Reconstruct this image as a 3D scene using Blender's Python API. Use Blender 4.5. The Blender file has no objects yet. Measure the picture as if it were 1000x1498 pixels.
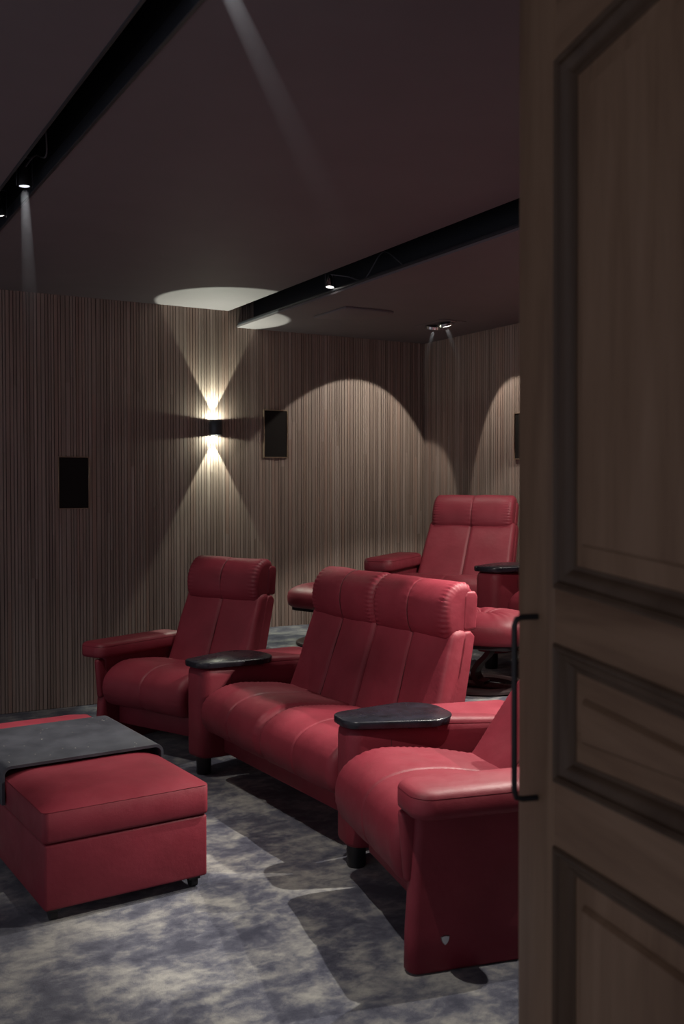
import bpy, bmesh, math, random
from mathutils import Vector, Matrix, noise

random.seed(7)
SC = bpy.context.scene
COL = SC.collection
PI = math.pi
R = math.radians

# ------------------------------------------------------------------ camera
CAM_H = 1.45
YAW = R(29.7)
PITCH = R(1.40)
cam_d = bpy.data.cameras.new('camera')
cam = bpy.data.objects.new('camera', cam_d)
COL.objects.link(cam)
cam.location = (0, 0, CAM_H)
cam.rotation_euler = (R(90) - PITCH, 0, -YAW)
cam_d.sensor_fit = 'VERTICAL'
cam_d.sensor_height = 36.0
cam_d.sensor_width = 24.0
cam_d.lens = 35.0
cam_d.clip_start = 0.05
cam_d.dof.use_dof = True
cam_d.dof.focus_distance = 4.6
cam_d.dof.aperture_fstop = 4.2
SC.camera = cam

# ------------------------------------------------------------------ view, world
SC.view_settings.view_transform = 'Standard'
SC.view_settings.look = 'None'
SC.view_settings.gamma = 1.0
SC.view_settings.use_curve_mapping = False
SC.view_settings.exposure = 0.0
w = bpy.data.worlds.new('world')
SC.world = w
w.use_nodes = True
w.node_tree.nodes['Background'].inputs[0].default_value = (0.92, 0.88, 1.0, 1)
w.node_tree.nodes['Background'].inputs[1].default_value = 0.45

# room numbers (metres; X runs towards the back wall, Y towards the side wall)
Y_SIDE = 6.58
X_BACK = 4.51
X_FRONT = -2.6
Y_ENTRY = 0.42
CEIL = 2.707
LOW = 2.594
X_LOW = 2.885          # front edge of the lowered ceiling
PLAT_Z = 0.43
PLAT_X = 2.74


# ------------------------------------------------------------------ lamps without a body of their own come with their fixtures
def spot(name, loc, target, watts, size_deg, blend=0.25, color=(1, .93, .80), radius=0.02, parent=None):
    l = bpy.data.lights.new(name, 'SPOT')
    l.energy = watts
    l.spot_size = R(size_deg)
    l.spot_blend = blend
    l.color = color
    l.shadow_soft_size = radius
    o = bpy.data.objects.new(name, l)
    COL.objects.link(o)
    d = Vector(target) - Vector(loc)
    q = d.to_track_quat('-Z', 'Y')
    if parent:
        o.parent = parent
        o.matrix_parent_inverse = Matrix.Identity(4)
        o.location = Vector(loc) - parent.location
    else:
        o.location = loc
    o.rotation_euler = q.to_euler()
    return o


# ------------------------------------------------------------------ materials
def new_mat(name):
    m = bpy.data.materials.new(name)
    m.use_nodes = True
    nt = m.node_tree
    return m, nt, nt.nodes['Principled BSDF']


def N(nt, t, **kw):
    n = nt.nodes.new(t)
    for k, v in kw.items():
        setattr(n, k, v)
    return n


def ramp(nt, fac, stops):
    r = N(nt, 'ShaderNodeValToRGB')
    el = r.color_ramp.elements
    while len(el) < len(stops):
        el.new(0.5)
    for e, (p, c) in zip(el, stops):
        e.position = p
        e.color = (*c, 1)
    nt.links.new(fac, r.inputs[0])
    return r.outputs[0]


def noise_tex(nt, scale, detail=4, rough=.55, vec=None, dist=0.0):
    n = N(nt, 'ShaderNodeTexNoise')
    n.inputs['Scale'].default_value = scale
    n.inputs['Detail'].default_value = detail
    n.inputs['Roughness'].default_value = rough
    n.inputs['Distortion'].default_value = dist
    if vec is not None:
        nt.links.new(vec, n.inputs['Vector'])
    return n.outputs['Fac']


def obj_coord(nt, scale=(1, 1, 1)):
    tc = N(nt, 'ShaderNodeTexCoord')
    mp = N(nt, 'ShaderNodeMapping')
    mp.inputs['Scale'].default_value = scale
    nt.links.new(tc.outputs['Object'], mp.inputs['Vector'])
    return mp.outputs['Vector']


def bump(nt, bsdf, height, strength, dist=0.002):
    b = N(nt, 'ShaderNodeBump')
    b.inputs['Strength'].default_value = strength
    b.inputs['Distance'].default_value = dist
    nt.links.new(height, b.inputs['Height'])
    nt.links.new(b.outputs[0], bsdf.inputs['Normal'])


def plain(name, col, rough=.5, metal=0.0, spec=.5, emit=None, estr=0):
    m, nt, b = new_mat(name)
    b.inputs['Base Color'].default_value = (*col, 1)
    b.inputs['Roughness'].default_value = rough
    b.inputs['Metallic'].default_value = metal
    b.inputs['Specular IOR Level'].default_value = spec
    if emit:
        b.inputs['Emission Color'].default_value = (*emit, 1)
        b.inputs['Emission Strength'].default_value = estr
    return m


def leather(name, c0, c1):
    m, nt, b = new_mat(name)
    v = obj_coord(nt)
    f = noise_tex(nt, 7, 3, .5, v)
    nt.links.new(ramp(nt, f, [(.3, c0), (.7, c1)]), b.inputs['Base Color'])
    fr = noise_tex(nt, 12, 3, .5, v)
    nt.links.new(ramp(nt, fr, [(.3, (.46, .46, .46)), (.7, (.58, .58, .58))]), b.inputs['Roughness'])
    b.inputs['Specular IOR Level'].default_value = .29
    vo = N(nt, 'ShaderNodeTexVoronoi')
    vo.inputs['Scale'].default_value = 420
    nt.links.new(v, vo.inputs['Vector'])
    soft = noise_tex(nt, 26, 3, .5, v)
    mx = N(nt, 'ShaderNodeMath', operation='MULTIPLY_ADD')
    mx.inputs[1].default_value = 6.0
    nt.links.new(soft, mx.inputs[0])
    nt.links.new(vo.outputs['Distance'], mx.inputs[2])
    bump(nt, b, mx.outputs[0], .35, .0007)
    return m


M = {}
M['leather'] = leather('red_leather', (.160, .017, .028), (.195, .023, .037))
M['seam'] = plain('dark_red_thread', (.07, .006, .01), .7)
M['black_wood'] = None
M['black'] = plain('black_plastic', (.012, .012, .014), .45)
M['steel'] = plain('blackened_steel', (.030, .033, .040), .45, 0.2)
M['chrome'] = plain('polished_chrome', (.75, .75, .75), .18, 1.0)
M['silver'] = plain('silver_badge', (.62, .63, .66), .3, 1.0)
M['handle'] = plain('black_iron', (.010, .010, .011), .5, .2)
M['lens'] = plain('lamp_lens', (.9, .9, .9), .3, emit=(1, .97, .88), estr=6)
M['lens_blue'] = plain('lamp_lens_cool', (.8, .85, .95), .3, emit=(.85, .9, 1), estr=1.2)
M['cable'] = plain('grey_cable', (.10, .10, .11), .35)
M['sconce'] = plain('sconce_graphite', (.055, .062, .07), .4, .35)
M['rubber'] = plain('black_rubber', (.01, .01, .01), .65)
M['dark_fabric'] = plain('black_cloth', (.015, .012, .014), .9)


def m_blackwood():
    m, nt, b = new_mat('black_stained_wood')
    v = obj_coord(nt, (1, 1, 1))
    f = noise_tex(nt, 14, 5, .6, v)
    nt.links.new(ramp(nt, f, [(.35, (.007, .007, .010)), (.75, (.017, .017, .026))]), b.inputs['Base Color'])
    f2 = noise_tex(nt, 9, 4, .6, v)
    nt.links.new(ramp(nt, f2, [(.3, (.22, .22, .22)), (.7, (.34, .34, .34))]), b.inputs['Roughness'])
    b.inputs['Specular IOR Level'].default_value = .35
    return m


M['black_wood'] = m_blackwood()


def m_tray():
    # the tray top carries pale dust specks and faint wiped patches
    m, nt, b = new_mat('black_tray_wood')
    v = obj_coord(nt)
    f = noise_tex(nt, 6, 5, .6, v)
    base = ramp(nt, f, [(.35, (.026, .028, .037)), (.75, (.060, .063, .078))])
    vo = N(nt, 'ShaderNodeTexVoronoi')
    vo.inputs['Scale'].default_value = 44
    nt.links.new(v, vo.inputs['Vector'])
    near = N(nt, 'ShaderNodeMath', operation='LESS_THAN')
    near.inputs[1].default_value = .10
    nt.links.new(vo.outputs['Distance'], near.inputs[0])
    sep = N(nt, 'ShaderNodeSeparateColor')
    nt.links.new(vo.outputs['Color'], sep.inputs[0])
    pick = N(nt, 'ShaderNodeMath', operation='GREATER_THAN')
    pick.inputs[1].default_value = .76
    nt.links.new(sep.outputs[0], pick.inputs[0])
    mul = N(nt, 'ShaderNodeMath', operation='MULTIPLY')
    nt.links.new(near.outputs[0], mul.inputs[0])
    nt.links.new(pick.outputs[0], mul.inputs[1])
    mix = N(nt, 'ShaderNodeMix', data_type='RGBA')
    nt.links.new(mul.outputs[0], mix.inputs['Factor'])
    nt.links.new(base, mix.inputs['A'])
    mix.inputs['B'].default_value = (.45, .43, .38, 1)
    nt.links.new(mix.outputs['Result'], b.inputs['Base Color'])
    b.inputs['Roughness'].default_value = .42
    return m


M['tray'] = m_tray()


def m_slats():
    m, nt, b = new_mat('brown_wood_slats')
    geo = N(nt, 'ShaderNodeNewGeometry')
    rnd = ramp(nt, geo.outputs['Random Per Island'],
               [(0, (.27, .205, .175)), (.35, (.33, .258, .222)), (.65, (.38, .305, .268)), (.92, (.335, .235, .195)), (1, (.40, .32, .285))])
    # grain runs up the slat
    v = obj_coord(nt, (60, 60, 1.6))
    g = noise_tex(nt, 1.0, 5, .65, v)
    gr = ramp(nt, g, [(.25, (.62, .60, .58)), (.75, (1.15, 1.12, 1.1))])
    mix = N(nt, 'ShaderNodeMix', data_type='RGBA', blend_type='MULTIPLY')
    mix.inputs['Factor'].default_value = 1.0
    nt.links.new(rnd, mix.inputs['A'])
    nt.links.new(gr, mix.inputs['B'])
    nt.links.new(mix.outputs['Result'], b.inputs['Base Color'])
    b.inputs['Roughness'].default_value = .55
    b.inputs['Specular IOR Level'].default_value = .35
    return m


M['slats'] = m_slats()
M['slat_gap'] = plain('black_felt_backing', (.010, .009, .009), .95, spec=.1)


def m_carpet():
    m, nt, b = new_mat('mottled_grey_blue_carpet')
    v = obj_coord(nt)
    big = noise_tex(nt, 3.9, 6, .60, v, .25)
    mid = noise_tex(nt, 13, 6, .68, obj_coord(nt, (1.0, 1.35, 1)), .3)
    fine = noise_tex(nt, 320, 2, .6, v)
    a = N(nt, 'ShaderNodeMath', operation='MULTIPLY_ADD')
    a.inputs[1].default_value = .60
    nt.links.new(mid, a.inputs[0])
    nt.links.new(big, a.inputs[2])
    c = N(nt, 'ShaderNodeMath', operation='MULTIPLY_ADD')
    c.inputs[1].default_value = .20
    nt.links.new(fine, c.inputs[0])
    nt.links.new(a.outputs[0], c.inputs[2])
    sc_ = N(nt, 'ShaderNodeMath', operation='MULTIPLY')
    sc_.inputs[1].default_value = .8
    nt.links.new(c.outputs[0], sc_.inputs[0])
    col = ramp(nt, sc_.outputs[0], [(.595, (.040, .042, .064)), (.69, (.082, .084, .112)), (.775, (.185, .182, .188)), (.86, (.31, .30, .28))])
    nt.links.new(col, b.inputs['Base Color'])
    b.inputs['Roughness'].default_value = .9
    b.inputs['Sheen Weight'].default_value = .25
    b.inputs['Sheen Roughness'].default_value = .4
    b.inputs['Specular IOR Level'].default_value = .1
    hs = N(nt, 'ShaderNodeMath', operation='MULTIPLY_ADD')
    hs.inputs[1].default_value = 3.0
    nt.links.new(big, hs.inputs[0])
    nt.links.new(fine, hs.inputs[2])
    bump(nt, b, hs.outputs[0], .6, .006)
    return m


M['carpet'] = m_carpet()


def m_ceiling():
    m, nt, b = new_mat('dark_taupe_ceiling_paint')
    v = obj_coord(nt)
    f = noise_tex(nt, 2.2, 4, .6, v)
    nt.links.new(ramp(nt, f, [(.3, (.172, .152, .160)), (.7, (.188, .167, .176))]), b.inputs['Base Color'])
    b.inputs['Roughness'].default_value = .7
    b.inputs['Specular IOR Level'].default_value = .25
    bump(nt, b, noise_tex(nt, 140, 2, .5, v), .05, .001)
    return m


M['ceiling'] = m_ceiling()
M['slot'] = plain('black_slot_paint', (.018, .018, .021), .8, spec=.2)


def m_oak(name, vertical=True, tint=1.0):
    m, nt, b = new_mat(name)
    v = obj_coord(nt, (9, 9, .8) if vertical else (.8, 9, 9))
    f = noise_tex(nt, 1.4, 6, .6, v, .6)
    g = noise_tex(nt, 9, 4, .7, v)
    a = N(nt, 'ShaderNodeMath', operation='MULTIPLY_ADD')
    a.inputs[1].default_value = .25
    nt.links.new(g, a.inputs[0])
    nt.links.new(f, a.inputs[2])
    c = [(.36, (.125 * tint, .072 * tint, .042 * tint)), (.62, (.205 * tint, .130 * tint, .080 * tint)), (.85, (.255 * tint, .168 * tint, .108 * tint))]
    nt.links.new(ramp(nt, a.outputs[0], c), b.inputs['Base Color'])
    b.inputs['Roughness'].default_value = .5
    b.inputs['Specular IOR Level'].default_value = .3
    bump(nt, b, g, .15, .001)
    return m


M['oak_v'] = m_oak('old_oak_upright', True)
M['oak_h'] = m_oak('old_oak_crosswise', False)
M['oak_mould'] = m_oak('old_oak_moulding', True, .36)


# ------------------------------------------------------------------ mesh helpers
def link(o, parent=None):
    COL.objects.link(o)
    if parent is not None:
        o.parent = parent
    return o


def mk(name, verts, faces, mat, parent=None, smooth=True, angle=40):
    me = bpy.data.meshes.new(name)
    me.from_pydata([tuple(v) for v in verts], [], faces)
    bm = bmesh.new()
    bm.from_mesh(me)
    bmesh.ops.recalc_face_normals(bm, faces=bm.faces)
    bm.to_mesh(me)
    bm.free()
    if smooth:
        me.polygons.foreach_set('use_smooth', [True] * len(me.polygons))
        me.set_sharp_from_angle(angle=R(angle))
    me.materials.append(mat)
    o = bpy.data.objects.new(name, me)
    return link(o, parent)


class MB:
    def __init__(self):
        self.v = []
        self.f = []

    def add(self, vf, mat4=None):
        v, f = vf
        n = len(self.v)
        self.v += [tuple(mat4 @ Vector(p)) if mat4 else tuple(p) for p in v]
        self.f += [tuple(i + n for i in q) for q in f]
        return self

    def build(self, name, mat, parent=None, smooth=True, angle=40):
        return mk(name, self.v, self.f, mat, parent, smooth, angle)


def box(x0, x1, y0, y1, z0, z1):
    v = [(x0, y0, z0), (x1, y0, z0), (x1, y1, z0), (x0, y1, z0), (x0, y0, z1), (x1, y0, z1), (x1, y1, z1), (x0, y1, z1)]
    f = [(3, 2, 1, 0), (4, 5, 6, 7), (0, 1, 5, 4), (1, 2, 6, 5), (2, 3, 7, 6), (3, 0, 4, 7)]
    return v, f


def bevel_box(x0, x1, y0, y1, z0, z1, r=.01, seg=3):
    bm = bmesh.new()
    v, f = box(x0, x1, y0, y1, z0, z1)
    vs = [bm.verts.new(p) for p in v]
    for q in f:
        bm.faces.new([vs[i] for i in q])
    bmesh.ops.bevel(bm, geom=list(bm.edges), offset=r, segments=seg, profile=.5, affect='EDGES', clamp_overlap=True)
    bm.verts.index_update()
    out = ([tuple(p.co) for p in bm.verts], [tuple(q.index for q in fc.verts) for fc in bm.faces])
    bm.free()
    return out


def cyl(cx, cy, z0, z1, r0, r1=None, n=32, cap=True):
    r1 = r0 if r1 is None else r1
    v = []
    for z, r in ((z0, r0), (z1, r1)):
        v += [(cx + r * math.cos(2 * PI * i / n), cy + r * math.sin(2 * PI * i / n), z) for i in range(n)]
    f = [(i, (i + 1) % n, n + (i + 1) % n, n + i) for i in range(n)]
    if cap:
        f += [tuple(range(n - 1, -1, -1)), tuple(range(n, 2 * n))]
    return v, f


def lathe(prof, cx=0, cy=0, n=40, closed=False):
    """prof: (r, z) from bottom to top"""
    v = []
    for r, z in prof:
        v += [(cx + r * math.cos(2 * PI * i / n), cy + r * math.sin(2 * PI * i / n), z) for i in range(n)]
    m = len(prof)
    f = []
    for k in range(m if closed else m - 1):
        a, b = k * n, ((k + 1) % m) * n
        f += [(a + i, a + (i + 1) % n, b + (i + 1) % n, b + i) for i in range(n)]
    if not closed:
        f += [tuple(range(n - 1, -1, -1)), tuple(range((m - 1) * n, m * n))]
    return v, f


def catmull(pts, closed=True, per=10):
    out = []
    n = len(pts)
    P = [Vector(p) for p in pts]
    rng = range(n) if closed else range(n - 1)
    for i in rng:
        if closed:
            p0, p1, p2, p3 = P[i - 1], P[i], P[(i + 1) % n], P[(i + 2) % n]
        else:
            p1, p2 = P[i], P[i + 1]
            p0 = P[i - 1] if i else 2 * p1 - p2
            p3 = P[i + 2] if i + 2 < n else 2 * p2 - p1
        for k in range(per):
            t = k / per
            out.append(.5 * ((2 * p1) + (p2 - p0) * t + (2 * p0 - 5 * p1 + 4 * p2 - p3) * t * t + (3 * p1 - p0 - 3 * p2 + p3) * t ** 3))
    if not closed:
        out.append(P[-1])
    return out


def resample(poly, n):
    P = [Vector(p) for p in poly]
    L = [0]
    for i in range(len(P)):
        L.append(L[-1] + (P[(i + 1) % len(P)] - P[i]).length)
    tot = L[-1]
    out = []
    j = 0
    for k in range(n):
        s = tot * k / n
        while L[j + 1] < s:
            j += 1
        t = (s - L[j]) / max(1e-9, L[j + 1] - L[j])
        out.append(P[j].lerp(P[(j + 1) % len(P)], t))
    return out, tot


def area2(P):
    return sum(P[i][0] * P[(i + 1) % len(P)][1] - P[(i + 1) % len(P)][0] * P[i][1] for i in range(len(P))) / 2


def normals2(P):
    n = len(P)
    s = 1 if area2(P) > 0 else -1
    out = []
    for i in range(n):
        t = (P[(i + 1) % n] - P[i - 1])
        nn = Vector((t[1], -t[0])) * s
        out.append(nn.normalized())
    return out


def cushion(prof, y0, y1, r=.04, seams=(), seam_d=.006, seam_w=.006, wrinkle=.0022, n=110, soft=.004, seed=0, raw=False, pipe=True):
    """A stuffed cushion: closed side profile (x, z), swept across y with rounded, gathered ends and stitched seams."""
    poly = [Vector(p) for p in prof] if raw else catmull(prof, True, 10)
    poly, per = resample(poly, n)
    nor = normals2(poly)
    w = y1 - y0
    ts = set()
    for k in range(9):
        u = 1 - math.cos(k / 8 * PI / 2)
        ts.add(round(y0 + r * u, 5))
        ts.add(round(y1 - r * u, 5))
    m = 26
    for k in range(m + 1):
        ts.add(round(y0 + r + (w - 2 * r) * k / m, 5))
    for s in seams:
        for d in (-3, -2, -1.2, -.6, 0, .6, 1.2, 2, 3):
            ts.add(round(s + d * seam_w, 5))
    for e in (y0, y1):
        sg = 1 if e == y0 else -1
        for d in (.052, .06, .07, .085, .1):
            ts.add(round(e + sg * d, 5))
    ys = sorted(t for t in ts if y0 - 1e-6 <= t <= y1 + 1e-6)
    ys = [y for i, y in enumerate(ys) if i == 0 or y - ys[i - 1] > .0006]
    V, F = [], []
    for y in ys:
        d = min(y - y0, y1 - y)
        inset = 0.0
        if d < r:
            u = (r - d) / r
            inset = r * (1 - math.sqrt(max(0, 1 - u * u)))
        sd = 0
        for s in seams:
            q = (y - s) / seam_w
            sd += seam_d * math.exp(-q * q) + seam_d * .9 * math.exp(-abs(y - s) / (seam_w * 7))
        for i, (p, nn) in enumerate(zip(poly, nor)):
            arc = per * i / n
            off = -inset - sd
            if pipe:
                dd = d - r * .35
                g = math.exp(-((d - r * .8) / (r * .75)) ** 2)
                off += wrinkle * g * math.sin(2 * PI * arc / .021 + 2.2 * math.sin(arc * 19 + seed))
            for s in seams:
                g = math.exp(-((abs(y - s) - .012) / .012) ** 2)
                off += wrinkle * .35 * g * math.sin(2 * PI * arc / .03 + 3 * math.sin(arc * 13 + seed + y * 9))
            off += soft * noise.noise(Vector((p[0] * 6 + seed, y * 6, p[1] * 6)))
            V.append((p[0] + nn[0] * off, y, p[1] + nn[1] * off))
    k = len(ys)
    for a in range(k - 1):
        for i in range(n):
            j = (i + 1) % n
            F.append((a * n + i, a * n + j, (a + 1) * n + j, (a + 1) * n + i))
    F.append(tuple(range(n - 1, -1, -1)))
    F.append(tuple((k - 1) * n + i for i in range(n)))
    return V, F


def prism(outline, rings, n=None):
    """Plan outline (x, y) lofted through rings of (z, inset); z may be a function of (x, y)."""
    P = [Vector(p) for p in outline]
    nor = normals2(P)
    n = len(P)
    V, F = [], []
    for z, ins in rings:
        for p, nn in zip(P, nor):
            q = p - nn * ins
            V.append((q[0], q[1], z(q[0], q[1]) if callable(z) else z))
    for a in range(len(rings) - 1):
        for i in range(n):
            j = (i + 1) % n
            F.append((a * n + i, a * n + j, (a + 1) * n + j, (a + 1) * n + i))
    F.append(tuple(range(n - 1, -1, -1)))
    F.append(tuple((len(rings) - 1) * n + i for i in range(n)))
    return V, F


def round_poly(corners, seg=8):
    """corners: (x, y, radius) counter-clockwise or clockwise; arcs at the corners."""
    out = []
    n = len(corners)
    for i in range(n):
        p = Vector(corners[i][:2])
        r = corners[i][2]
        a = (Vector(corners[i - 1][:2]) - p)
        b = (Vector(corners[(i + 1) % n][:2]) - p)
        if r <= 0:
            out.append(p)
            continue
        la, lb = a.length, b.length
        a.normalize(); b.normalize()
        half = math.acos(max(-1, min(1, a.dot(b)))) / 2
        t = min(r / math.tan(half), la * .49, lb * .49)
        rr = t * math.tan(half)
        c = p + (a + b).normalized() * (rr / math.sin(half))
        s, e = p + a * t, p + b * t
        a0 = math.atan2(*(s - c).yx)
        a1 = math.atan2(*(e - c).yx)
        d = (a1 - a0 + PI) % (2 * PI) - PI
        for k in range(seg + 1):
            an = a0 + d * k / seg
            out.append(c + Vector((math.cos(an), math.sin(an))) * rr)
    res = [out[0]]
    for p in out[1:]:
        if (p - res[-1]).length > 1e-5:
            res.append(p)
    if (res[0] - res[-1]).length < 1e-5:
        res.pop()
    return res


def tube(path, r, n=10, cap=True, closed=False):
    P = [Vector(p) for p in path]
    V, F = [], []
    up = Vector((0, 0, 1))
    m = len(P)
    prev = None
    for i, p in enumerate(P):
        if closed:
            t = (P[(i + 1) % m] - P[i - 1]).normalized()
        else:
            t = (P[min(i + 1, m - 1)] - P[max(i - 1, 0)]).normalized()
        if prev is None:
            a = t.cross(up)
            if a.length < 1e-3:
                a = t.cross(Vector((1, 0, 0)))
            a.normalize()
        else:
            a = (prev - t * prev.dot(t)).normalized()
        prev = a
        b = t.cross(a)
        for k in range(n):
            an = 2 * PI * k / n
            V.append(p + (a * math.cos(an) + b * math.sin(an)) * r)
    for i in range(m if closed else m - 1):
        j = (i + 1) % m
        for k in range(n):
            l = (k + 1) % n
            F.append((i * n + k, i * n + l, j * n + l, j * n + k))
    if cap and not closed:
        F.append(tuple(range(n - 1, -1, -1)))
        F.append(tuple((m - 1) * n + k for k in range(n)))
    return V, F


def thing(name, label, cat, loc=(0, 0, 0), rz=0.0, group=None):
    o = bpy.data.objects.new(name, None)
    o.empty_display_size = .1
    COL.objects.link(o)
    o.location = loc
    o.rotation_euler = (0, 0, rz)
    o['label'] = label
    o['category'] = cat
    if group:
        o['group'] = group
    return o


def structure(o):
    o['kind'] = 'structure'
    return o


def copy_thing(root, loc, rz, label, group=None):
    c = root.copy()
    COL.objects.link(c)
    c.location = loc
    c.rotation_euler = (0, 0, rz)
    c['label'] = label
    if group:
        c['group'] = group
    for ch in [o for o in COL.objects if o.parent == root]:
        d = ch.copy()
        COL.objects.link(d)
        d.parent = c
        for g in [o for o in COL.objects if o.parent == ch]:
            e = g.copy()
            COL.objects.link(e)
            e.parent = d
    return c


# ------------------------------------------------------------------ the room
# floor
structure(MB().add(box(X_FRONT, PLAT_X, Y_ENTRY - 1.6, Y_SIDE, -.12, 0)).build('floor', M['carpet'], smooth=False))
structure(MB().add(bevel_box(PLAT_X, X_BACK, Y_ENTRY, Y_SIDE, -.12, PLAT_Z, .012, 2)).build('floor_platform', M['carpet'], smooth=True))
bpy.data.objects['floor_platform'].name = 'trim_1'


def slat_wall(name, along, a0, a1, plane, facing, top):
    """Vertical slats of uneven width in front of a black backing. top(a) = height of the slats at position a."""
    v, f, mats = [], [], []

    def add(vf, mi):
        n = len(v)
        v.extend(vf[0])
        for q in vf[1]:
            f.append(tuple(i + n for i in q))
            mats.append(mi)
    t = .012

    def put(a, b, d0, d1, z0, z1, mi):
        if along == 'x':
            add(box(a, b, min(plane + facing * d0, plane + facing * d1), max(plane + facing * d0, plane + facing * d1), z0, z1), mi)
        else:
            add(box(min(plane + facing * d0, plane + facing * d1), max(plane + facing * d0, plane + facing * d1), a, b, z0, z1), mi)
    put(a0, a1 + .09, -.06, 0.0, -.12, 2.95, 1)
    a = a0
    while a < a1 - .004:
        wd = random.choice((.014, .016, .018, .022, .026))
        b = min(a + wd, a1)
        # each run of boards is jointed once, at its own height
        zj = random.uniform(.6, 2.2)
        tp = top((a + b) / 2)
        put(a, b, 0, t, 0.002, zj, 0)
        put(a, b, 0, t, zj + .0006, tp, 0)
        a = b + .0042
    o = mk(name, v, f, M['slats'], smooth=False)
    o.data.materials.append(M['slat_gap'])
    o.data.polygons.foreach_set('material_index', mats)
    return structure(o)


slat_wall('wall_left', 'x', X_FRONT, X_BACK - .001, Y_SIDE + .012, -1, lambda a: 2.92 if 2.80 < a < 3.05 else (CEIL + .01 if a <= 2.80 else LOW + .01))
slat_wall('wall_back', 'y', Y_ENTRY, Y_SIDE, X_BACK + .012, -1, lambda a: LOW + .01)

# ceiling: high part with a cut slot, low part behind the steel beam
SL0, SL1 = .838, .978           # front lighting slot
HI_EDGE = 2.825                 # high ceiling stops here
WEB = 3.017
cb = MB()
cb.add(box(X_FRONT, SL0, Y_ENTRY - 1.6, Y_SIDE, CEIL, CEIL + .03))
cb.add(box(SL1, HI_EDGE, Y_ENTRY - 1.6, Y_SIDE, CEIL, CEIL + .03))
structure(cb.build('ceiling', M['ceiling'], smooth=False))
cb = MB().add(box(X_LOW + .002, X_BACK, Y_ENTRY, Y_SIDE, LOW, LOW + .012))
structure(cb.build('ceiling_low', M['ceiling'], smooth=False))
bpy.data.objects['ceiling_low'].name = 'ceiling.001'
sb = MB()
sb.add(box(SL0 - .03, SL0, Y_ENTRY - 1.6, Y_SIDE, CEIL + .03, 2.95))
sb.add(box(SL1, SL1 + .03, Y_ENTRY - 1.6, Y_SIDE, CEIL + .03, 2.95))
sb.add(box(SL0 - .03, SL1 + .03, Y_ENTRY - 1.6, Y_SIDE, 2.95, 2.97))
sb.add(box(SL0 + .001, SL0 + .032, Y_ENTRY - 1.6, Y_SIDE, CEIL + .06, CEIL + .075))
sb.add(box(HI_EDGE - .03, HI_EDGE, Y_ENTRY - 1.6, Y_SIDE, CEIL + .03, 2.95))
sb.add(box(HI_EDGE - .03, WEB + .2, Y_ENTRY - 1.6, Y_SIDE, 2.95, 2.97))
structure(sb.build('trim_2', M['slot'], smooth=False))
# edge strips of the front slot
eb = MB()
eb.add(bevel_box(SL1 - .012, SL1 + .002, Y_ENTRY - 1.6, Y_SIDE, CEIL - .004, CEIL + .05, .002, 1))
eb.add(bevel_box(SL0 - .002, SL0 + .010, Y_ENTRY - 1.6, Y_SIDE, CEIL - .004, CEIL + .05, .002, 1))
structure(eb.build('trim_3', M['steel'], smooth=False))

# steel I-beam between the high and the low ceiling
beam = MB()
beam.add(bevel_box(WEB, WEB + .012, Y_ENTRY, Y_SIDE - .002, LOW + .012, 2.945, .002, 1))
beam.add(bevel_box(X_LOW - .004, WEB + .13, Y_ENTRY, Y_SIDE - .03, LOW + .0125, LOW + .030, .004, 2))
bo = beam.build('trim_4', M['steel'])
structure(bo)

# entry wall to the right of the doorway, holding the door's jamb
ew = MB()
ew.add(box(1.00, X_BACK, Y_ENTRY - .14, Y_ENTRY, -.12, 2.95))
structure(ew.build('wall_right', M['ceiling'], smooth=False))
jb = MB()
jb.add(bevel_box(.945, 1.00, Y_ENTRY - .16, Y_ENTRY + .02, 0, 2.45, .006, 2))
structure(jb.build('trim_5', M['oak_v']))

# ------------------------------------------------------------------ flush panel in the low ceiling
fp = MB().add(bevel_box(3.14, 3.50, 5.46, 5.88, LOW - .014, LOW - .0005, .003, 2))
o = fp.build('access_panel', M['ceiling'])
o['label'] = 'flat square panel set flush in the low ceiling behind the steel beam'
o['category'] = 'ceiling panel'

# ------------------------------------------------------------------ in-wall speakers


def wall_speaker(name, label, cx, cz, wd, ht, plane, side):
    """Rimmed cloth grille let into the slats; side 'y' hangs on the left wall, 'x' on the back wall."""
    root = thing(name, label, 'speaker', (cx, plane, cz) if side == 'y' else (plane, cx, cz), 0 if side == 'y' else R(-90), 'speakers set into the slatted walls')
    b = MB()
    t = .006
    hw, hh = wd / 2, ht / 2
    b.add(bevel_box(-hw, -hw + t, -.016, 0, -hh, hh, .0015, 1))
    b.add(bevel_box(hw - t, hw, -.016, 0, -hh, hh, .0015, 1))
    b.add(bevel_box(-hw + t, hw - t, -.016, 0, hh - t, hh, .0015, 1))
    b.add(bevel_box(-hw + t, hw - t, -.016, 0, -hh, -hh + t, .0015, 1))
    b.build('rim', M['speaker_rim'], root)
    g = MB().add(bevel_box(-hw + t, hw - t, -.008, 0, -hh + t, hh - t, .002, 1))
    g.build('grille', M['grille'], root)
    return root


def m_grille():
    m, nt, b = new_mat('dark_speaker_cloth')
    v = obj_coord(nt)
    f = noise_tex(nt, 500, 2, .6, v)
    nt.links.new(ramp(nt, f, [(.3, (.012, .010, .009)), (.7, (.020, .016, .015))]), b.inputs['Base Color'])
    b.inputs['Roughness'].default_value = .8
    b.inputs['Specular IOR Level'].default_value = .15
    return m


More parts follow.
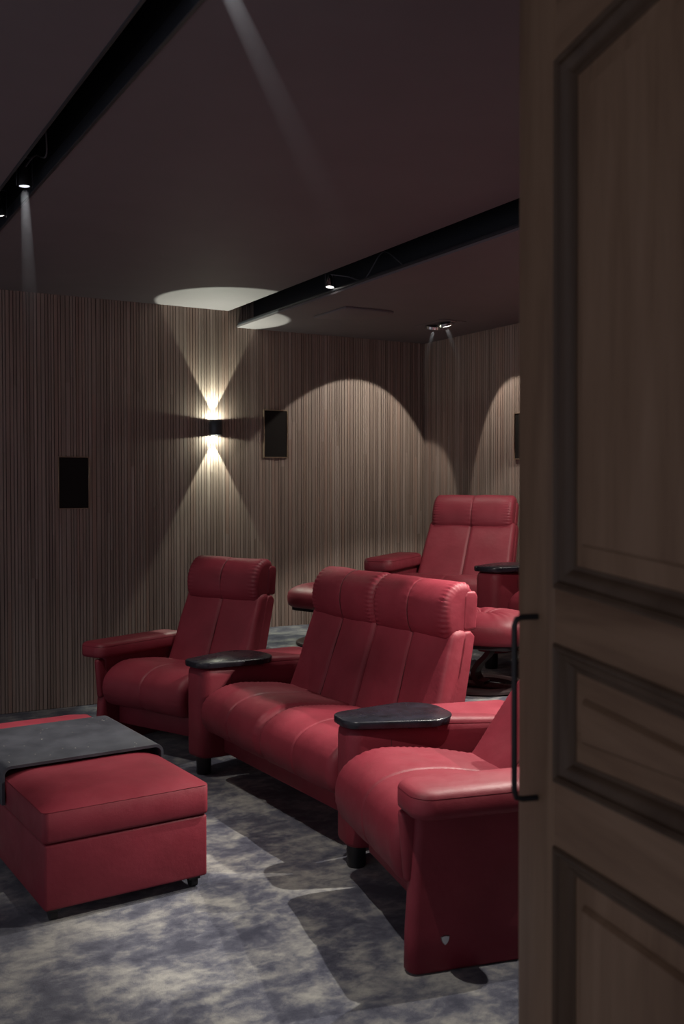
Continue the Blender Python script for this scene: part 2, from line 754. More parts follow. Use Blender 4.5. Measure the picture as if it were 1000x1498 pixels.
M['grille'] = m_grille()
M['speaker_rim'] = plain('bronze_rim', (.34, .24, .17), .4, .4)
YF = Y_SIDE - .0005
wall_speaker('wall_speaker', 'dark speaker grille in the slats at the left edge, lower than the lamp', 1.716, 1.482, .205, .345, YF, 'y')
wall_speaker('wall_speaker', 'dark speaker grille in the slats just right of the wall lamp', 3.190, 1.843, .195, .350, YF, 'y')
wall_speaker('wall_speaker', 'dark speaker grille on the back wall, cut off by the open door', 5.36, 1.808, .20, .325, X_BACK - .0005, 'x')

# ------------------------------------------------------------------ up-and-down wall lamp
SX, SY, SZ = 2.70, Y_SIDE - .058, 1.873
root = thing('wall_lamp', 'small dark cylinder lamp throwing light up and down the slatted wall', 'wall lamp', (SX, SY, SZ))
hw = .0535
b = MB().add(lathe([(.036, -hw), (.041, -hw), (.042, -hw + .003), (.042, hw - .003), (.041, hw), (.036, hw), (.036, hw - .014), (.036, hw - .0141)], n=40))
shell_prof = [(.037, -hw), (.0425, -hw), (.0435, -hw + .002), (.0435, hw - .002), (.0425, hw), (.037, hw), (.037, hw - .012), (.037, -hw + .012)]
b = MB().add(lathe(shell_prof, n=44, closed=True))
b.build('housing', M['sconce'], root)
b = MB().add(bevel_box(-.03, .03, .036, .0578, -.045, .045, .003, 2))
b.build('wall_bracket', M['sconce'], root)
for sg in (1, -1):
    lo, hi = sorted((sg * (hw - .006), sg * (hw - .010)))
    b = MB().add(cyl(0, 0, lo, hi, .0365, n=40))
    b.build('lens', M['lens'], root)
WARM = (.92, 1, .82)
for sg in (1, -1):
    spot('lamp_light', (SX, SY + .033, SZ + sg * (hw - .002)), (SX, SY + .033 - .374, SZ + sg * 1.5), 58, 64, .12, WARM, .004, parent=root)
    spot('lamp_light', (SX, SY + .015, SZ + sg * (hw + .002)), (SX, SY + .015, SZ + sg * 1.5), 3.2, 172, .06, WARM, .010, parent=root)


# ------------------------------------------------------------------ spotlights in the slots
def slot_spot(name, label, loc, target, watts, size, blend=.35, cable=None, bright=True, color=(1, .95, .86)):
    root = thing(name, label, 'spotlight', loc, 0, 'spotlights in the ceiling slots')
    d = (Vector(target) - Vector(loc)).normalized()
    q = d.to_track_quat('-Z', 'Y').to_matrix().to_4x4()
    prof = [(.016, .075), (.018, .060), (.022, .045), (.0265, .012), (.0265, 0.0), (.023, 0.0), (.021, .008), (.012, .010)]
    MB().add(lathe(prof[::-1], n=28), q).build('lamp_body', M['chrome'] if bright else M['black'], root)
    MB().add(cyl(0, 0, .0015, .006, .0205, n=28), q).build('lens', M['lens'] if bright else M['lens_blue'], root)
    br = MB()
    for s in (-1, 1):
        br.add(bevel_box(s * .031 - .002, s * .031 + .002, -.006, .006, .0, .12, .001, 1))
    br.add(bevel_box(-.033, .033, -.006, .006, .118, .122, .001, 1))
    br.add(cyl(0, 0, .12, .2, .004, n=10))
    br.build('bracket', M['steel'], root)
    if cable:
        P = catmull([Vector(p) for p in cable], False, 8)
        MB().add(tube(P, .0035, 8)).build('cable', M['cable'], root)
    if watts > 0:
        spot('spot_light', Vector(loc) + d * .012, target, watts, size, blend, color, .016, parent=root)
    return root


# front slot
slot_spot('ceiling_spotlight', 'bluish glowing spotlight in the front slot, second from the left edge', (.908, 4.22, CEIL - .022), (1.02, 4.22, 0), 170, 36, 1.0,
          [(0, 0, .075), (.02, -.10, .10), (.03, -.25, .06), (.0, -.36, .16)], False)
slot_spot('ceiling_spotlight', 'dim spotlight with chrome glints in the front slot at the left edge', (.908, 4.74, CEIL - .022), (1.65, 4.95, .2), 62, 80, 1.0,
          [(0, 0, .075), (.02, .08, .11), (.0, .2, .08), (.01, .3, .16)], True)
slot_spot('ceiling_spotlight', 'dark hanging spotlight at the top of the front slot', (.908, 2.44, CEIL + .02), (1.80, 3.00, .2), 115, 52, .6,
          [(0, 0, .075), (.02, .08, .11), (.0, .2, .08), (.01, .3, .16)], False)
slot_spot('ceiling_spotlight', 'spotlight in the front slot, just above the photo, throwing the faint streak across the ceiling', (.908, 2.205, CEIL - .015), (3.58, 4.33, .83), 150, 34, .6,
          [(0, 0, .075), (.0, -.08, .11), (.0, -.2, .08), (.01, -.3, .16)], False)
# slot along the steel beam
slot_spot('ceiling_spotlight', 'bright chrome spotlight with loose cables on the steel beam', (2.856, 5.15, LOW + .035), (2.45, 4.95, 0), 60, 50, .35,
          [(0, 0, .075), (.06, -.10, .05), (.08, -.26, .01), (.10, -.42, .13), (.12, -.55, .06), (.10, -.65, .0)], True)

# ------------------------------------------------------------------ twin downlight in the low ceiling
TX, TY = 4.05, 5.72
root = thing('twin_downlight', 'pair of chrome reflector downlights in the low ceiling by the corner', 'downlight', (TX, TY, LOW))
b = MB()
b.add(bevel_box(-.10, .10, -.17, .17, -.004, -.0002, .0015, 1))
b.build('trim_plate', M['ceiling'], root)
for s, aim in ((1, (.35, 1.0)), (-1, (1.0, .25))):
    q = Matrix.Translation((0, s * .075, -.012)) @ Vector((aim[0] * .35, aim[1] * .35, -1)).to_track_quat('-Z', 'Y').to_matrix().to_4x4()
    MB().add(lathe([(.056, -.012), (.062, -.010), (.062, .008), (.045, .010), (.046, -.004)], n=36), q).build('reflector', M['chrome'], root)
    MB().add(cyl(0, 0, -.0165, -.0122, .030, n=28), q).build('lens', M['lens'], root)
for s in (1, -1):
    MB().add(bevel_box(-.02, .02, s * .158 - .008, s * .158 + .008, -.012, -.004, .002, 1)).build('clip', M['chrome'], root)
spot('downlight_beam', (TX, TY + .075, LOW - .035), (3.80, 6.58, 1.40), 38, 72, .08, (1, .94, .82), .012, parent=root)
spot('downlight_beam', (TX, TY - .075, LOW - .035), (4.51, 5.25, 1.30), 21, 66, .12, (1, .94, .82), .012, parent=root)


# more downlights of the same kind further along the low ceiling
def downlight(label, x, y, target, watts, size, blend=.2):
    root = thing('round_downlight', label, 'downlight', (x, y, LOW), 0, 'downlights in the low ceiling behind the door')
    MB().add(lathe([(.040, -.0005), (.056, -.0005), (.058, -.004), (.042, -.006)], n=36, closed=True)).build('trim_ring', M['chrome'], root)
    MB().add(cyl(0, 0, -.004, -.0006, .039, n=36)).build('lens', M['lens'], root)
    spot('downlight_beam', (x, y, LOW - .02), target, watts, size, blend, (1, .94, .84), .014, parent=root)


downlight('round downlight in the low ceiling hidden behind the open door, nearer the corner', 3.94, 3.30, (1.9, 3.3, 0), 280, 66)
downlight('round downlight in the low ceiling hidden behind the open door, further right', 3.94, 1.90, (1.8, 2.7, 0), 300, 66)
downlight('round downlight low ceiling hidden behind the door, close to the back wall', 4.20, 4.05, (4.20, 4.7, .6), 110, 84)
slot_spot('ceiling_spotlight', 'spotlight over the right console on the steel beam, hidden behind the door', (2.856, 3.15, LOW + .035), (2.25, 3.0, .3), 290, 50, .35, None, True)

# ------------------------------------------------------------------ seating
# side profiles (x back, z up); x = 0 is the front line of the seats
SEAT = [(.05, .235), (-.02, .258), (-.048, .325), (-.034, .398), (.03, .450), (.14, .474), (.30, .462), (.43, .440), (.52, .415), (.55, .36), (.50, .29), (.28, .25)]
BACK = [(.430, .37), (.462, .45), (.496, .55), (.530, .66), (.565, .76), (.595, .832), (.655, .842), (.686, .80), (.652, .68), (.614, .56), (.576, .44), (.545, .36), (.48, .335)]
HEAD = [(.605, .778), (.570, .822), (.556, .895), (.568, .970), (.606, 1.022), (.655, 1.042), (.702, 1.030), (.722, .975), (.716, .87), (.702, .795), (.655, .766)]
BACK_SHELL = [(.48, .30), (.565, .55), (.633, .80), (.653, .832), (.690, .834), (.710, .81), (.648, .58), (.602, .40), (.572, .22), (.50, .22)]
HEAD_SHELL = [(.655, .836), (.664, .985), (.678, 1.004), (.724, 1.002), (.736, .98), (.728, .836)]


def shift(prof, deg, px=.52, pz=.34):
    """recline the profile about the seat hinge"""
    c, s_ = math.cos(R(deg)), math.sin(R(deg))
    return [(px + (p[0] - px) * c + (p[1] - pz) * s_, pz - (p[0] - px) * s_ + (p[1] - pz) * c) for p in prof]


def taper(vf, c, k, z0=.42, z1=.83):
    """narrow a part towards its top"""
    return [(p[0], c + (p[1] - c) * (1 - k * max(0, min(1, (p[2] - z0) / (z1 - z0)))), p[2]) for p in vf[0]], vf[1]


def shell_part(name, prof, y0, y1, parent, r=.012, k=0.0):
    poly = round_poly([(p[0], p[1], .012) for p in prof], 4)
    vf = cushion(poly, y0, y1, r, (), wrinkle=0, soft=.0015, raw=True, pipe=False, n=90)
    v, f = taper(vf, (y0 + y1) / 2, k)
    return mk(name, v, f, M['leather'], parent, True, 50)


def seat_part(y0, y1, parent, seed, up=0.0):
    c = (y0 + y1) / 2
    v, f = cushion([(p[0], p[1] + up * max(0, min(1, (p[1] - .26) / .18))) for p in SEAT], y0, y1, .045, (c,), .0045, .006, .0016, 120, .005, seed)
    return mk('seat_cushion', v, f, M['leather'], parent, True, 60)


def seam_shade_line(prof, c, depth, parent, tap=None):
    """seam thread along a cushion groove, added dark to paint in the crease shade"""
    poly, per = resample(catmull(prof, True, 10), 110)
    nor = normals2(poly)
    n = len(poly)
    keep = [i for i in range(n) if nor[i][0] < .35 and nor[i][1] > -.75]
    st = next((i for i in keep if (i - 1) % n not in keep), 0)
    run = []
    i = st
    while i in keep and len(run) < n:
        run.append(i)
        i = (i + 1) % n
    P = [(poly[i][0] - nor[i][0] * depth, c, poly[i][1] - nor[i][1] * depth) for i in run]
    v, f = tube(P, .0019, 6)
    if tap:
        v, f = taper((v, f), tap[0], tap[1])
    mk('seam', v, f, M['seam'], parent)


def back_part(y0, y1, parent, seed, dx=0.0, c0=None, k=0.0):
    c = (y0 + y1) / 2
    pr = shift(BACK, dx)
    vf = cushion(pr, y0, y1, .030, (c,), .007, .009, .0010, 120, .005, seed)
    c0 = c if c0 is None else c0
    v, f = taper(vf, c0, k)
    o = mk('backrest', v, f, M['leather'], parent, True, 60)
    seam_shade_line(pr, c, .0115, o, (c0, k))
    return o


def head_part(y0, y1, parent, seed, dx=0.0):
    c = (y0 + y1) / 2
    pr = shift(HEAD, dx)
    v, f = cushion(pr, y0, y1, .034, (c,), .0035, .004, .0028, 110, .006, seed)
    o = mk('headrest', v, f, M['leather'], parent, True, 60)
    seam_shade_line(pr, c, .0058, o)
    return o


def leg_part(x, y, parent, z1=.1, r=.032):
    MB().add(lathe([(r * .92, 0), (r, .006), (r * 1.06, z1 - .004), (r * 1.06, z1)], x, y, 24)).build('leg', M['black'], parent)


W = .620         # width of one seat


HW = .282        # half width of a headrest


def recliner(name, label, loc, rz, s, seed, badge=True, dx=0.0, up=0.0):
    """One seat with an outer arm on side s (+1 local +y)."""
    t = thing(name, label, 'armchair', loc, rz, 'red leather home cinema armchairs')
    h = W / 2 + .013
    seat_part(-h + .004, h - .004, t, seed, up)
    back_part(-h + .008, h - .008, t, seed + 1, dx, 0, .06)
    head_part(-HW, HW, t, seed + 2, dx)
    shell_part('backrest_shell', shift(BACK_SHELL, dx), -h + .004, h - .004, t, k=.06)
    shell_part('headrest_shell', shift(HEAD_SHELL, dx), -HW - .006, HW + .006, t)
    MB().add(bevel_box(.085, .58, -h + .01, h - .01, .115, .26, .012, 2)).build('base', M['leather'], t)
    # thin arm panel down to the floor, slightly flared at the foot
    y_in, y_out = h + .004, h + .062
    pa = []
    for z, fx, out in ((.004, -.022, .004), (.012, -.030, .008), (.12, -.028, .006), (.28, -.018, .002), (.42, -.008, 0), (.505, -.004, 0)):
        pa.append((z, fx, out))
    V, F = [], []
    for z, fx, out in pa:
        pl = round_poly([(fx, y_in, .024), (.72, y_in, .02), (.72, y_out + out, .024), (fx, y_out + out, .030)], 6)
        V += [(p[0], s * p[1], z) for p in pl]
        n = len(pl)
    for a in range(len(pa) - 1):
        for i in range(n):
            j = (i + 1) % n
            F.append((a * n + i, a * n + j, (a + 1) * n + j, (a + 1) * n + i))
    F.append(tuple(range(n - 1, -1, -1)))
    F.append(tuple((len(pa) - 1) * n + i for i in range(n)))
    panel = mk('arm_panel', V, F, M['leather'], t, True, 60)
    MB().add(tube([(.345, s * (y_out + o_ + .0005), z) for z, o_ in ((.03, .008), (.12, .006), (.28, .002), (.42, 0), (.48, 0))], .0016, 6)).build('seam', M['seam'], panel)
    # front flap of the arm, hanging inside the overhang
    fl = MB().add(bevel_box(-.05, .01, y_in + .002, y_in + .040, .27, .49, .016, 3))
    fl.v = [(p[0] + (.49 - p[2]) * .09, s * p[1], p[2]) for p in fl.v]
    fl.build('arm_front', M['leather'], t, True, 60)
    # arm pad overhanging at the front and on the outer side
    op = round_poly([(-.052, y_in - .025, .06), (.62, y_in - .025, .065), (.62, y_out + .115, .065), (-.052, y_out + .115, .065)], 10)
    rings = [(.494, .022), (.497, .008), (.504, .001), (.515, 0), (.556, .000), (.5575, .0022), (.5595, .0005), (.566, .004), (.573, .012), (.578, .026), (.580, .050)]
    v, f = prism(op, rings)
    v = [(p[0], s * p[1], p[2]) for p in v]
    pad = mk('arm_pad', v, f, M['leather'], t, True, 60)
    if badge:
        # small shield badge low on the arm panel
        sh = [(-.014, .012), (0, .015), (.014, .012), (.0135, .002), (.008, -.009), (0, -.016), (-.008, -.009), (-.0135, .002)]
        V = []
        for dy in (0, .003):
            k = 1 if dy == 0 else .85
            V += [(.085 + a * k, s * (y_out + .0065 + dy), .098 + c * k) for a, c in sh]
        F = [tuple(range(8)), tuple(range(15, 7, -1))] + [(i, (i + 1) % 8, 8 + (i + 1) % 8, 8 + i) for i in range(8)]
        mk('badge', V, F, M['silver'], panel, True, 30)['label'] = 'small silver shield badge'
    leg_part(.34, -s * (h - .12), t, .12)
    leg_part(.52, 0, t, .12)
    return t


def console(name, label, loc, rz):
    """Wedge-shaped arm between two seats: narrow rounded front, wide back, black wood table top."""
    t = thing(name, label, 'console', loc, rz, 'wedge consoles with black table tops')
    ta = math.tan(R(7.5))

    def hw(x):
        return .088 + x * ta
    ol = round_poly([(-.03, hw(-.03) * 1.0, .062), (-.03, -hw(-.03) * 1.0, .062), (.80, -hw(.80), .03), (.80, hw(.80), .03)], 10)
    # subdivide the long sides so the top can rise towards the back
    P = []
    for i, p in enumerate(ol):
        q = ol[(i + 1) % len(ol)]
        d = (q - p).length
        k = max(1, int(d / .03))
        for a in range(k):
            P.append(p.lerp(q, a / k))

    rings = [(.095, .012), (.10, .004), (.112, 0), (.30, 0), (.500, 0), (.522, .002), (.536, .008), (.545, .02)]
    v, f = prism(P, rings)
    body = mk('body', v, f, M['leather'], t, True, 60)
    # padded arm top behind the table; the table end is let into it
    pp = round_poly([(.300, hw(.30) - .004, .03), (.300, -hw(.30) + .004, .03), (.79, -hw(.79) + .002, .05), (.79, hw(.79) - .002, .05)], 8)
    drop = lambda z: (lambda x, y: z - .035 * max(0, (x - .50) / .30) ** 2)
    v, f = prism(pp, [(.48, .004), (.50, .0), (.548, 0), (.5495, .002), (.551, .0), (.562, .003), (.570, .010), (.5745, .022), (.576, .04)])
    v = [(p[0], p[1], p[2] - .030 * max(0, (p[0] - .45) / .34) ** 2 * max(0, (p[2] - .5) / .076)) for p in v]
    n = len(pp)
    mk('arm_top', v, f, M['leather'], t, True, 60)
    for sy in (1, -1):
        MB().add(tube([(.13, sy * (hw(.13) + .0004), .455), (.13, sy * (hw(.13) + .0004), .50), (.13, sy * (hw(.13) - .012), .522)], .0015, 6)).build('seam', M['seam'], body)
    tl = round_poly([(-.045, .088, .07), (-.045, -.088, .07), (.405, -.200, .13), (.405, .200, .13)], 14)
    v, f = prism(tl, [(.5485, .006), (.551, .001), (.557, 0), (.571, 0), (.575, .0015), (.5775, .006)])
    mk('table_top', v, f, M['black_wood'], t, True, 50)
    leg_part(.03, 0, t, .096, .036)
    leg_part(.70, 0, t, .096, .036)
    return t


def loveseat(name, label, loc, rz, seed):
    t = thing(name, label, 'sofa', loc, rz, 'red leather home cinema two-seaters')
    for k, c in enumerate((W / 2, -W / 2)):
        h = W / 2
        g = math.copysign(HW + .001, c)
        seat_part(c - h + .001, c + h - .001, t, seed + k * 3)
        back_part(c - h + .002, c + h - .002, t, seed + 1 + k * 3, 0, 0, .06)
        head_part(g - HW, g + HW, t, seed + 2 + k * 3)
        shell_part('headrest_shell', HEAD_SHELL, g - HW - .004, g + HW + .004, t)
    shell_part('backrest_shell', BACK_SHELL, -W + .002, W - .002, t, k=.06)
    MB().add(bevel_box(.085, .58, -W + .004, W - .004, .125, .26, .012, 2)).build('base', M['leather'], t)
    for y in (-.5, .5):
        leg_part(.52, y, t, .13)
    return t


loveseat('loveseat', 'red leather two-seater with rolled headrests in the middle of the front row', (1.880, 3.975, 0), R(2.5), 3)
console('console', 'red wedge console with black top between the left armchair and the two-seater', (1.850, 4.705, 0), R(11))
console('console', 'red wedge console with black top right of the two-seater, nearest the door', (1.895, 3.268, 0), R(-9))
recliner('cinema_armchair', 'red leather armchair at the left end of the front row, by the slatted wall', (1.735, 5.195, 0), R(24), 1, 23, True, 3)
recliner('cinema_armchair', 'red leather armchair nearest the door with lit arm pad and silver badge', (1.725, 2.806, 0), R(-12), -1, 43, True, 17, .03)
# the raised back row
loveseat('loveseat', 'red leather two-seater on the platform, mostly hidden behind the open door', (3.580, 3.715, PLAT_Z), R(2.5), 63)
console('console', 'red wedge console with black top up on the platform, partly behind the door', (3.480, 4.445, PLAT_Z), R(11))
recliner('cinema_armchair', 'brightly lit red leather armchair up on the carpeted platform', (3.545, 5.00, PLAT_Z), R(38), 1, 83, True, 18)


# ------------------------------------------------------------------ footstools on the platform
def footstool(name, label, loc, rz, seed):
    t = thing(name, label, 'footstool', loc, rz, 'red leather footstools on the platform')
    # pillow: rounded square with a button dimple and creases running to it
    n, m = 96, 26
    hx, hy = .235, .285
    V, F = [], []

    def plan(a, k):
        c, s_ = math.cos(a), math.sin(a)
        e = 2 / 3.2
        return (hx * k * math.copysign(abs(c) ** e, c), hy * k * math.copysign(abs(s_) ** e, s_))
    prof = []
    for i in range(13):
        u = i / 12
        prof.append((u * .90 if u > 0 else 0.002, 1.0))
    secs = [(.02, 'top'), (.06, 'top'), (.12, 'top'), (.2, 'top'), (.3, 'top'), (.42, 'top'), (.55, 'top'), (.68, 'top'), (.8, 'top'), (.89, 'top'), (.95, 'top'), (.985, 'top'), (1.0, 'mid'), (.99, 'low'), (.965, 'low'), (.92, 'low'), (.7, 'low'), (.1, 'low')]
    for k, part in secs:
        for j in range(n):
            a = 2 * PI * j / n
            x, y = plan(a, k)
            if part == 'top':
                z = .315 + .085 * (1 - k ** 3.2) ** .5 - .030 * math.exp(-(k / .22) ** 2)
                cr = math.sin(a * 11 + 2 * math.sin(a * 3 + seed)) * .5 + math.sin(a * 17 + seed) * .5
                z += .0045 * cr * math.exp(-((k - .4) / .3) ** 2)
            elif part == 'mid':
                z = .305
            else:
                z = {.99: .270, .965: .254, .92: .246, .7: .243, .1: .243}[k]
            V.append((x, y, z))
    for a in range(len(secs) - 1):
        for j in range(n):
            l = (j + 1) % n
            F.append((a * n + j, a * n + l, (a + 1) * n + l, (a + 1) * n + j))
    F.append(tuple(range(n - 1, -1, -1)))
    F.append(tuple((len(secs) - 1) * n + j for j in range(n)))
    mk('cushion', V, F, M['leather'], t, True, 60)
    v, f = prism(round_poly([(-.19, -.22, .06), (.19, -.22, .06), (.19, .22, .06), (-.19, .22, .06)], 6), [(.222, .01), (.225, 0), (.244, 0)])
    mk('underframe', v, f, M['dark_fabric'], t, True, 50)
    # S-shaped bent wood leg, a flat band
    P = catmull([Vector(p) for p in [(-.055, .245), (-.060, .225), (-.040, .175), (.010, .120), (.030, .075), (.010, .035), (-.03, .026)]], False, 8)
    V, F = [], []
    for i, p in enumerate(P):
        tn = (P[min(i + 1, len(P) - 1)] - P[max(0, i - 1)]).normalized()
        nn = Vector((-tn[1], tn[0])) * .012
        for dy in (-.042, .042):
            for sg in (1, -1):
                V.append((dy, p[0] + nn[0] * sg, p[1] + nn[1] * sg))
    for i in range(len(P) - 1):
        a, b_ = i * 4, i * 4 + 4
        F += [(a, a + 1, b_ + 1, b_), (a + 1, a + 3, b_ + 3, b_ + 1), (a + 3, a + 2, b_ + 2, b_ + 3), (a + 2, a, b_, b_ + 2)]
    F += [(0, 2, 3, 1), tuple(len(P) * 4 - 4 + q for q in (0, 1, 3, 2))]
    mk('leg', V, F, M['dark_wood'], t, True, 40)
    ring = [(.165, .002), (.235, .002), (.243, .008), (.240, .020), (.228, .026), (.178, .026), (.168, .022)]
    b_ = MB().add(lathe(ring, n=56, closed=True))
    b_.add(bevel_box(-.04, .04, -.17, .10, .004, .024, .006, 2))
    b_.build('base_ring', M['dark_wood'], t)
    return t


M['dark_wood'] = plain('wenge_bentwood', (.028, .016, .017), .35)
footstool('footstool', 'red tufted footstool on a dark wooden ring base, seen beside the door', (3.13, 4.05, PLAT_Z), R(30), 1)
footstool('footstool', 'red footstool peeking out left of the two-seater headrest, by the slatted wall', (3.16, 5.66, PLAT_Z), R(20), 4)

# ------------------------------------------------------------------ ottoman with wooden tray
ot = thing('ottoman', 'long red leather storage ottoman standing on castors in the foreground', 'ottoman', (1.014, 3.996, 0), R(3.5))
OW, OL = .602, 1.345
hx, hy = OW / 2, OL / 2
MB().add(bevel_box(-hx + .006, hx - .006, -hy + .006, hy - .006, .045, .268, .010, 3)).build('storage_base', M['leather'], ot)
ol = round_poly([(-hx, -hy, .022), (hx, -hy, .022), (hx, hy, .022), (-hx, hy, .022)], 6)
v, f = prism(ol, [(.270, .012), (.274, .003), (.283, 0), (.373, 0), (.3745, .0018), (.3765, .0005)])
# crowned top
N1, N2 = 40, 60
f = f[:-1]
lid = MB().add((v, f))
gv, gf = [], []
for j in range(N2 + 1):
    for i in range(N1 + 1):
        u, w_ = i / N1 * 2 - 1, j / N2 * 2 - 1
        x, y = u * (hx - .0005), w_ * (hy - .0005)
        ex = min(hx - abs(x), .14) / .14
        ey = min(hy - abs(y), .14) / .14
        h_ = (1 - (1 - ex) ** 2.4) * (1 - (1 - ey) ** 2.4)
        cr = .022
        cx = max(0, abs(x) - (hx - cr)); cy = max(0, abs(y) - (hy - cr))
        if cx > 0 and cy > 0:
            d = math.hypot(cx, cy)
            if d > cr:
                x -= math.copysign((cx - cx * cr / d), x); y -= math.copysign((cy - cy * cr / d), y)
        gv.append((x, y, .3765 + .028 * h_ + .003 * noise.noise(Vector((x * 5, y * 5, 3)))))
for j in range(N2):
    for i in range(N1):
        a = j * (N1 + 1) + i
        gf.append((a, a + 1, a + N1 + 2, a + N1 + 1))
lid.add((gv, gf))
lid.build('lid_cushion', M['leather'], ot, True, 50)
for x in (-hx + .045, hx - .045):
    for y in (-hy + .05, hy - .05):
        b = MB().add(cyl(0, 0, -.012, .012, .021, n=24), Matrix.Translation((x, y, .021)) @ Matrix.Rotation(R(90), 4, 'Y'))
        b.add(bevel_box(x - .024, x + .024, y - .02, y + .02, .028, .046, .006, 2))
        b.build('castor', M['rubber'], ot)
# the tray lies across the ottoman
tr = thing('tray_table', 'black wooden tray bent over the red ottoman, dusted with pale specks', 'tray', (1.0091, 4.0759, .4115), R(3.5))
TW = .60
th = .012
prof_o = round_poly([(-hx - .016, -.125, 0), (-hx - .016, .0165, .035), (hx + .016, .0165, .035), (hx + .016, -.125, 0), (hx + .004, -.125, 0), (hx + .004, .0035, .024), (-hx - .004, .0035, .024), (-hx - .004, -.125, 0)], 8)
v, f = prism(prof_o, [(-TW / 2, .001), (-TW / 2 + .003, 0), (TW / 2 - .003, 0), (TW / 2, .001)])
v = [(p[0], p[2], p[1]) for p in v]
mk('tray', v, f, M['tray'], tr, True, 35).name = 'tray_board'

# ------------------------------------------------------------------ the open door in the foreground
cw, sw = math.cos(YAW), math.sin(YAW)


def cam_to_world(x, d):
    return Vector((x * cw + d * sw, -x * sw + d * cw))


F0 = Vector(cam_to_world(.343 - .257 * .13, 1.62 + .966 * .13))      # free edge of the leaf
H0 = Vector(cam_to_world(.343 + .257 * .77, 1.62 - .966 * .77))      # hinge edge
dirv = (H0 - F0)
DL = dirv.length
dang = math.atan2(dirv.y, dirv.x)
door = thing('door_1', 'tall open oak panelled door in the right foreground', 'door', (F0.x, F0.y, 0), dang)
door.rotation_euler = (R(0), 0, dang)
# local: x from free edge towards the hinge, face at local -y or +y towards the camera's left
nrm = Vector((-.966 * cw - .257 * sw, .966 * sw - .257 * cw))        # face seen by the camera
loc_n = Matrix.Rotation(-dang, 2) @ nrm
FS = 1 if loc_n.y > 0 else -1
TH = .042


def door_uv(px, py):
    """pixel on the door's visible face -> (distance from the free edge, height)"""
    f = 35 / 36 * 1498
    cp, sp = math.cos(PITCH), math.sin(PITCH)
    cx, cy = (px - 500) / f, (749 - py) / f
    fwd = cp * 1 + 0
    d = Vector((cx, cp + cy * sp, -sp + cy * cp))      # right, forward, up
    ww = Vector((d[0] * cw + d[1] * sw, -d[0] * sw + d[1] * cw, d[2]))
    t = (F0.x * nrm.x + F0.y * nrm.y) / (ww.x * nrm.x + ww.y * nrm.y)
    p = Vector((ww.x * t, ww.y * t, CAM_H + ww.z * t))
    u = (Vector((p.x, p.y)) - F0).dot(dirv.normalized())
    return u, p.z


LEAN = .0075       # the old leaf has sagged a little: upright lines lean


def door_part(name, vf, mat, parent=door):
    v = [(p[0] - LEAN * (p[2] - 1.2), FS * p[1], p[2]) for p in vf[0]]
    return mk(name, v, vf[1], mat, parent, True, 35)


def quad_loft(q0, q1, z0, z1, parts):
    """frame of mouldings between an outer quad q0 and an inner quad q1 (lists of 4 (u, z)), through (t, depth)."""
    V, F = [], []
    for t, dp in parts:
        for a, b in zip(q0, q1):
            V.append((a[0] + (b[0] - a[0]) * t, dp, a[1] + (b[1] - a[1]) * t))
    for k in range(len(parts) - 1):
        for i in range(4):
            j = (i + 1) % 4
            F.append((k * 4 + i, k * 4 + j, k * 4 + 4 + j, k * 4 + 4 + i))
    return V, F


UP = door_uv(811, 900)[0]          # where the panels start
US = DL - .12                      # and stop, at the hinge stile
DTOP = 2.38


def hline(p, q):
    a, b = door_uv(*p), door_uv(*q)
    k = (b[1] - a[1]) / (b[0] - a[0])
    return lambda u: a[1] + k * (u - a[0])


la = hline((816.2, 85), (897.5, 0))          # top panel, head
lb = hline((811.2, 860), (1000, 925))        # top panel, foot
lc = hline((810, 940), (1000, 1022))         # middle panel, head
ld = hline((808.7, 1142.5), (1000, 1226))    # middle panel, foot
le = hline((807.5, 1235), (1000, 1345))      # bottom panel, head


def soften(fn, k=.75):
    v0 = fn(UP)
    return lambda u: v0 + k * (fn(u) - v0)


la, lb, lc, ld, le = [soften(q) for q in (la, lb, lc, ld, le)]
lf = lambda u: .22
stile = MB()
door_part('stile', bevel_box(0, UP, -TH, 0, .01, DTOP, .004, 2), M['oak_v'])
door_part('stile', bevel_box(US, DL, -TH, 0, .01, DTOP, .004, 2), M['oak_v'])


def rail(top, bot):
    v = []
    for y in (-TH, -.0004):
        v += [(UP, y, bot(UP)), (US, y, bot(US)), (US, y, top(US)), (UP, y, top(UP))]
    return v, [(0, 1, 2, 3), (7, 6, 5, 4), (0, 4, 5, 1), (1, 5, 6, 2), (2, 6, 7, 3), (3, 7, 4, 0)]


for tp, bt in ((lambda u: DTOP, la), (lb, lc), (ld, le), (lf, lambda u: .01)):
    door_part('rail', rail(tp, bt), M['oak_h'])
for tp, bt, hz in ((la, lb, False), (lc, ld, True), (le, lf, False)):
    q0 = [(UP, bt(UP)), (US, bt(US)), (US, tp(US)), (UP, tp(UP))]
    d1 = .040

    def inset(d):
        return [(UP + d, bt(UP + d) + d), (US - d, bt(US - d) + d), (US - d, tp(US - d) - d), (UP + d, tp(UP + d) - d)]
    # moulding: bead standing proud, then a hollow down to the panel
    prof = [(0, -.006), (0, .003), (.12, .006), (.26, .003), (.32, -.002), (.36, -.001), (.55, -.004), (.80, -.013), (.84, -.016), (1.0, -.017), (1.0, -.030)]
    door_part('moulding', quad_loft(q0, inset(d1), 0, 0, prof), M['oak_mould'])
    # raised and fielded panel
    qa, qb, qc = inset(d1 - .004), inset(d1 + .034), inset(d1 + .040)
    V = []
    for q, dp in ((qa, -.032), (qa, -.019), (qb, -.015), (qb, -.013), (qc, -.005)):
        V += [(a[0], dp, a[1]) for a in q]
    F = []
    for k in range(4):
        for i in range(4):
            j = (i + 1) % 4
            F.append((k * 4 + i, k * 4 + j, k * 4 + 4 + j, k * 4 + 4 + i))
    F += [(16, 17, 18, 19), (3, 2, 1, 0)]
    door_part('panel', (V, F), M['oak_h'] if hz else M['oak_v'])

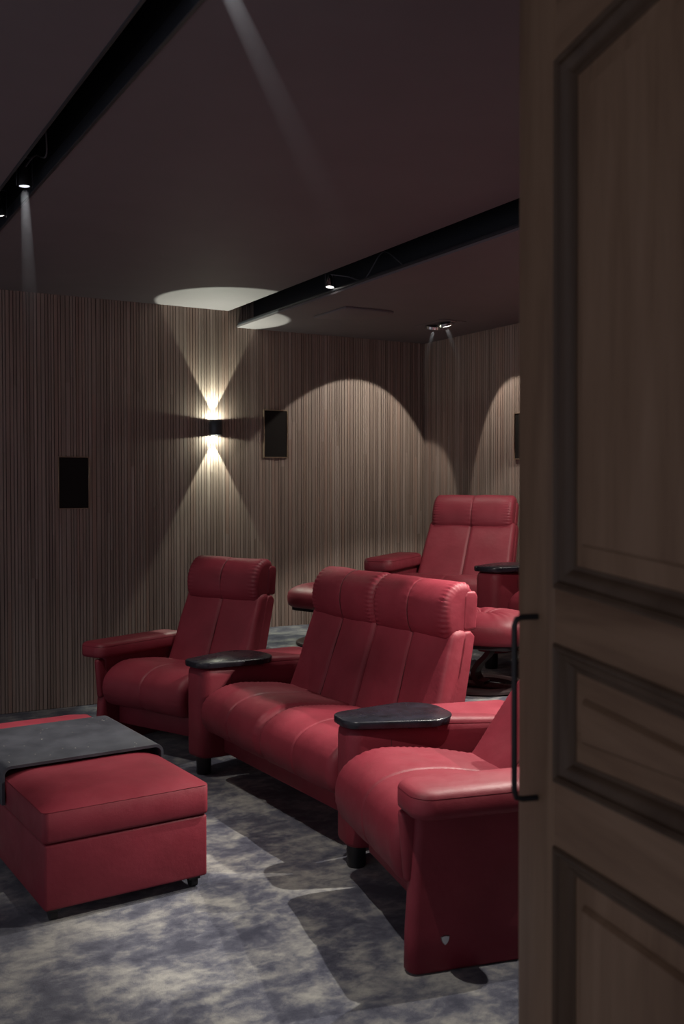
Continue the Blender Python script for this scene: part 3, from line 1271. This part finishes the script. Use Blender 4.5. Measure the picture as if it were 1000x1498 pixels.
# black bar handle on the free-edge stile
hu, hz1 = door_uv(786, 902)
_, hz0 = door_uv(783, 1165)
r_ = .0052
off = .042
P = [(hu, 0.0, hz1), (hu - .000, off - .014, hz1), (hu, off - .004, hz1 - .003), (hu, off, hz1 - .014), (hu, off, hz0 + .014), (hu, off - .004, hz0 + .003), (hu, off - .014, hz0), (hu, 0, hz0)]
P = [(p[0], p[1], p[2]) for p in P]
door_part('handle', tube(P, r_, 12), M['handle'])['label'] = 'slim black bar handle'

# ------------------------------------------------------------------ thin haze that shows in the beams


def haze(loc, target, length, r0, r1, density, what):
    m = bpy.data.materials.new('faint_haze')
    m.use_nodes = True
    nt = m.node_tree
    nt.nodes.remove(nt.nodes['Principled BSDF'])
    vs = N(nt, 'ShaderNodeVolumeScatter')
    vs.inputs['Color'].default_value = (.80, .86, 1, 1)
    sep = N(nt, 'ShaderNodeSeparateXYZ')
    nt.links.new(obj_coord(nt), sep.inputs[0])
    mr = N(nt, 'ShaderNodeMapRange')
    mr.inputs['From Min'].default_value = length * .25
    mr.inputs['From Max'].default_value = length
    mr.inputs['To Min'].default_value = density
    mr.inputs['To Max'].default_value = 0.0
    nt.links.new(sep.outputs['Z'], mr.inputs['Value'])
    nt.links.new(mr.outputs[0], vs.inputs['Density'])
    nt.links.new(vs.outputs[0], nt.nodes['Material Output'].inputs['Volume'])
    d = (Vector(target) - Vector(loc)).normalized()
    o = MB().add(cyl(0, 0, .016, length, r0, r1, 24)).build('light_haze', m)
    o.location = loc
    o.rotation_euler = d.to_track_quat('Z', 'Y').to_euler()
    o['label'] = what
    o['category'] = 'haze'
    o['kind'] = 'stuff'


haze((.908, 4.22, CEIL - .022), (1.02, 4.22, 0), .75, .016, .045, .040, 'faint bluish haze in the beam of the glowing spotlight at the left edge')
haze((.908, 2.205, CEIL - .015), (3.58, 4.33, .83), 1.15, .02, .055, .028, 'faint haze streak crossing the ceiling from the top of the photo')
haze((TX, TY + .075, LOW - .035), (3.93, 6.2, 1.45), .36, .012, .024, .030, 'faint haze streak under the left lamp of the twin downlight')
haze((TX, TY - .075, LOW - .035), (4.40, 5.50, 1.60), .50, .014, .032, .045, 'faint haze streak under the right lamp of the twin downlight')
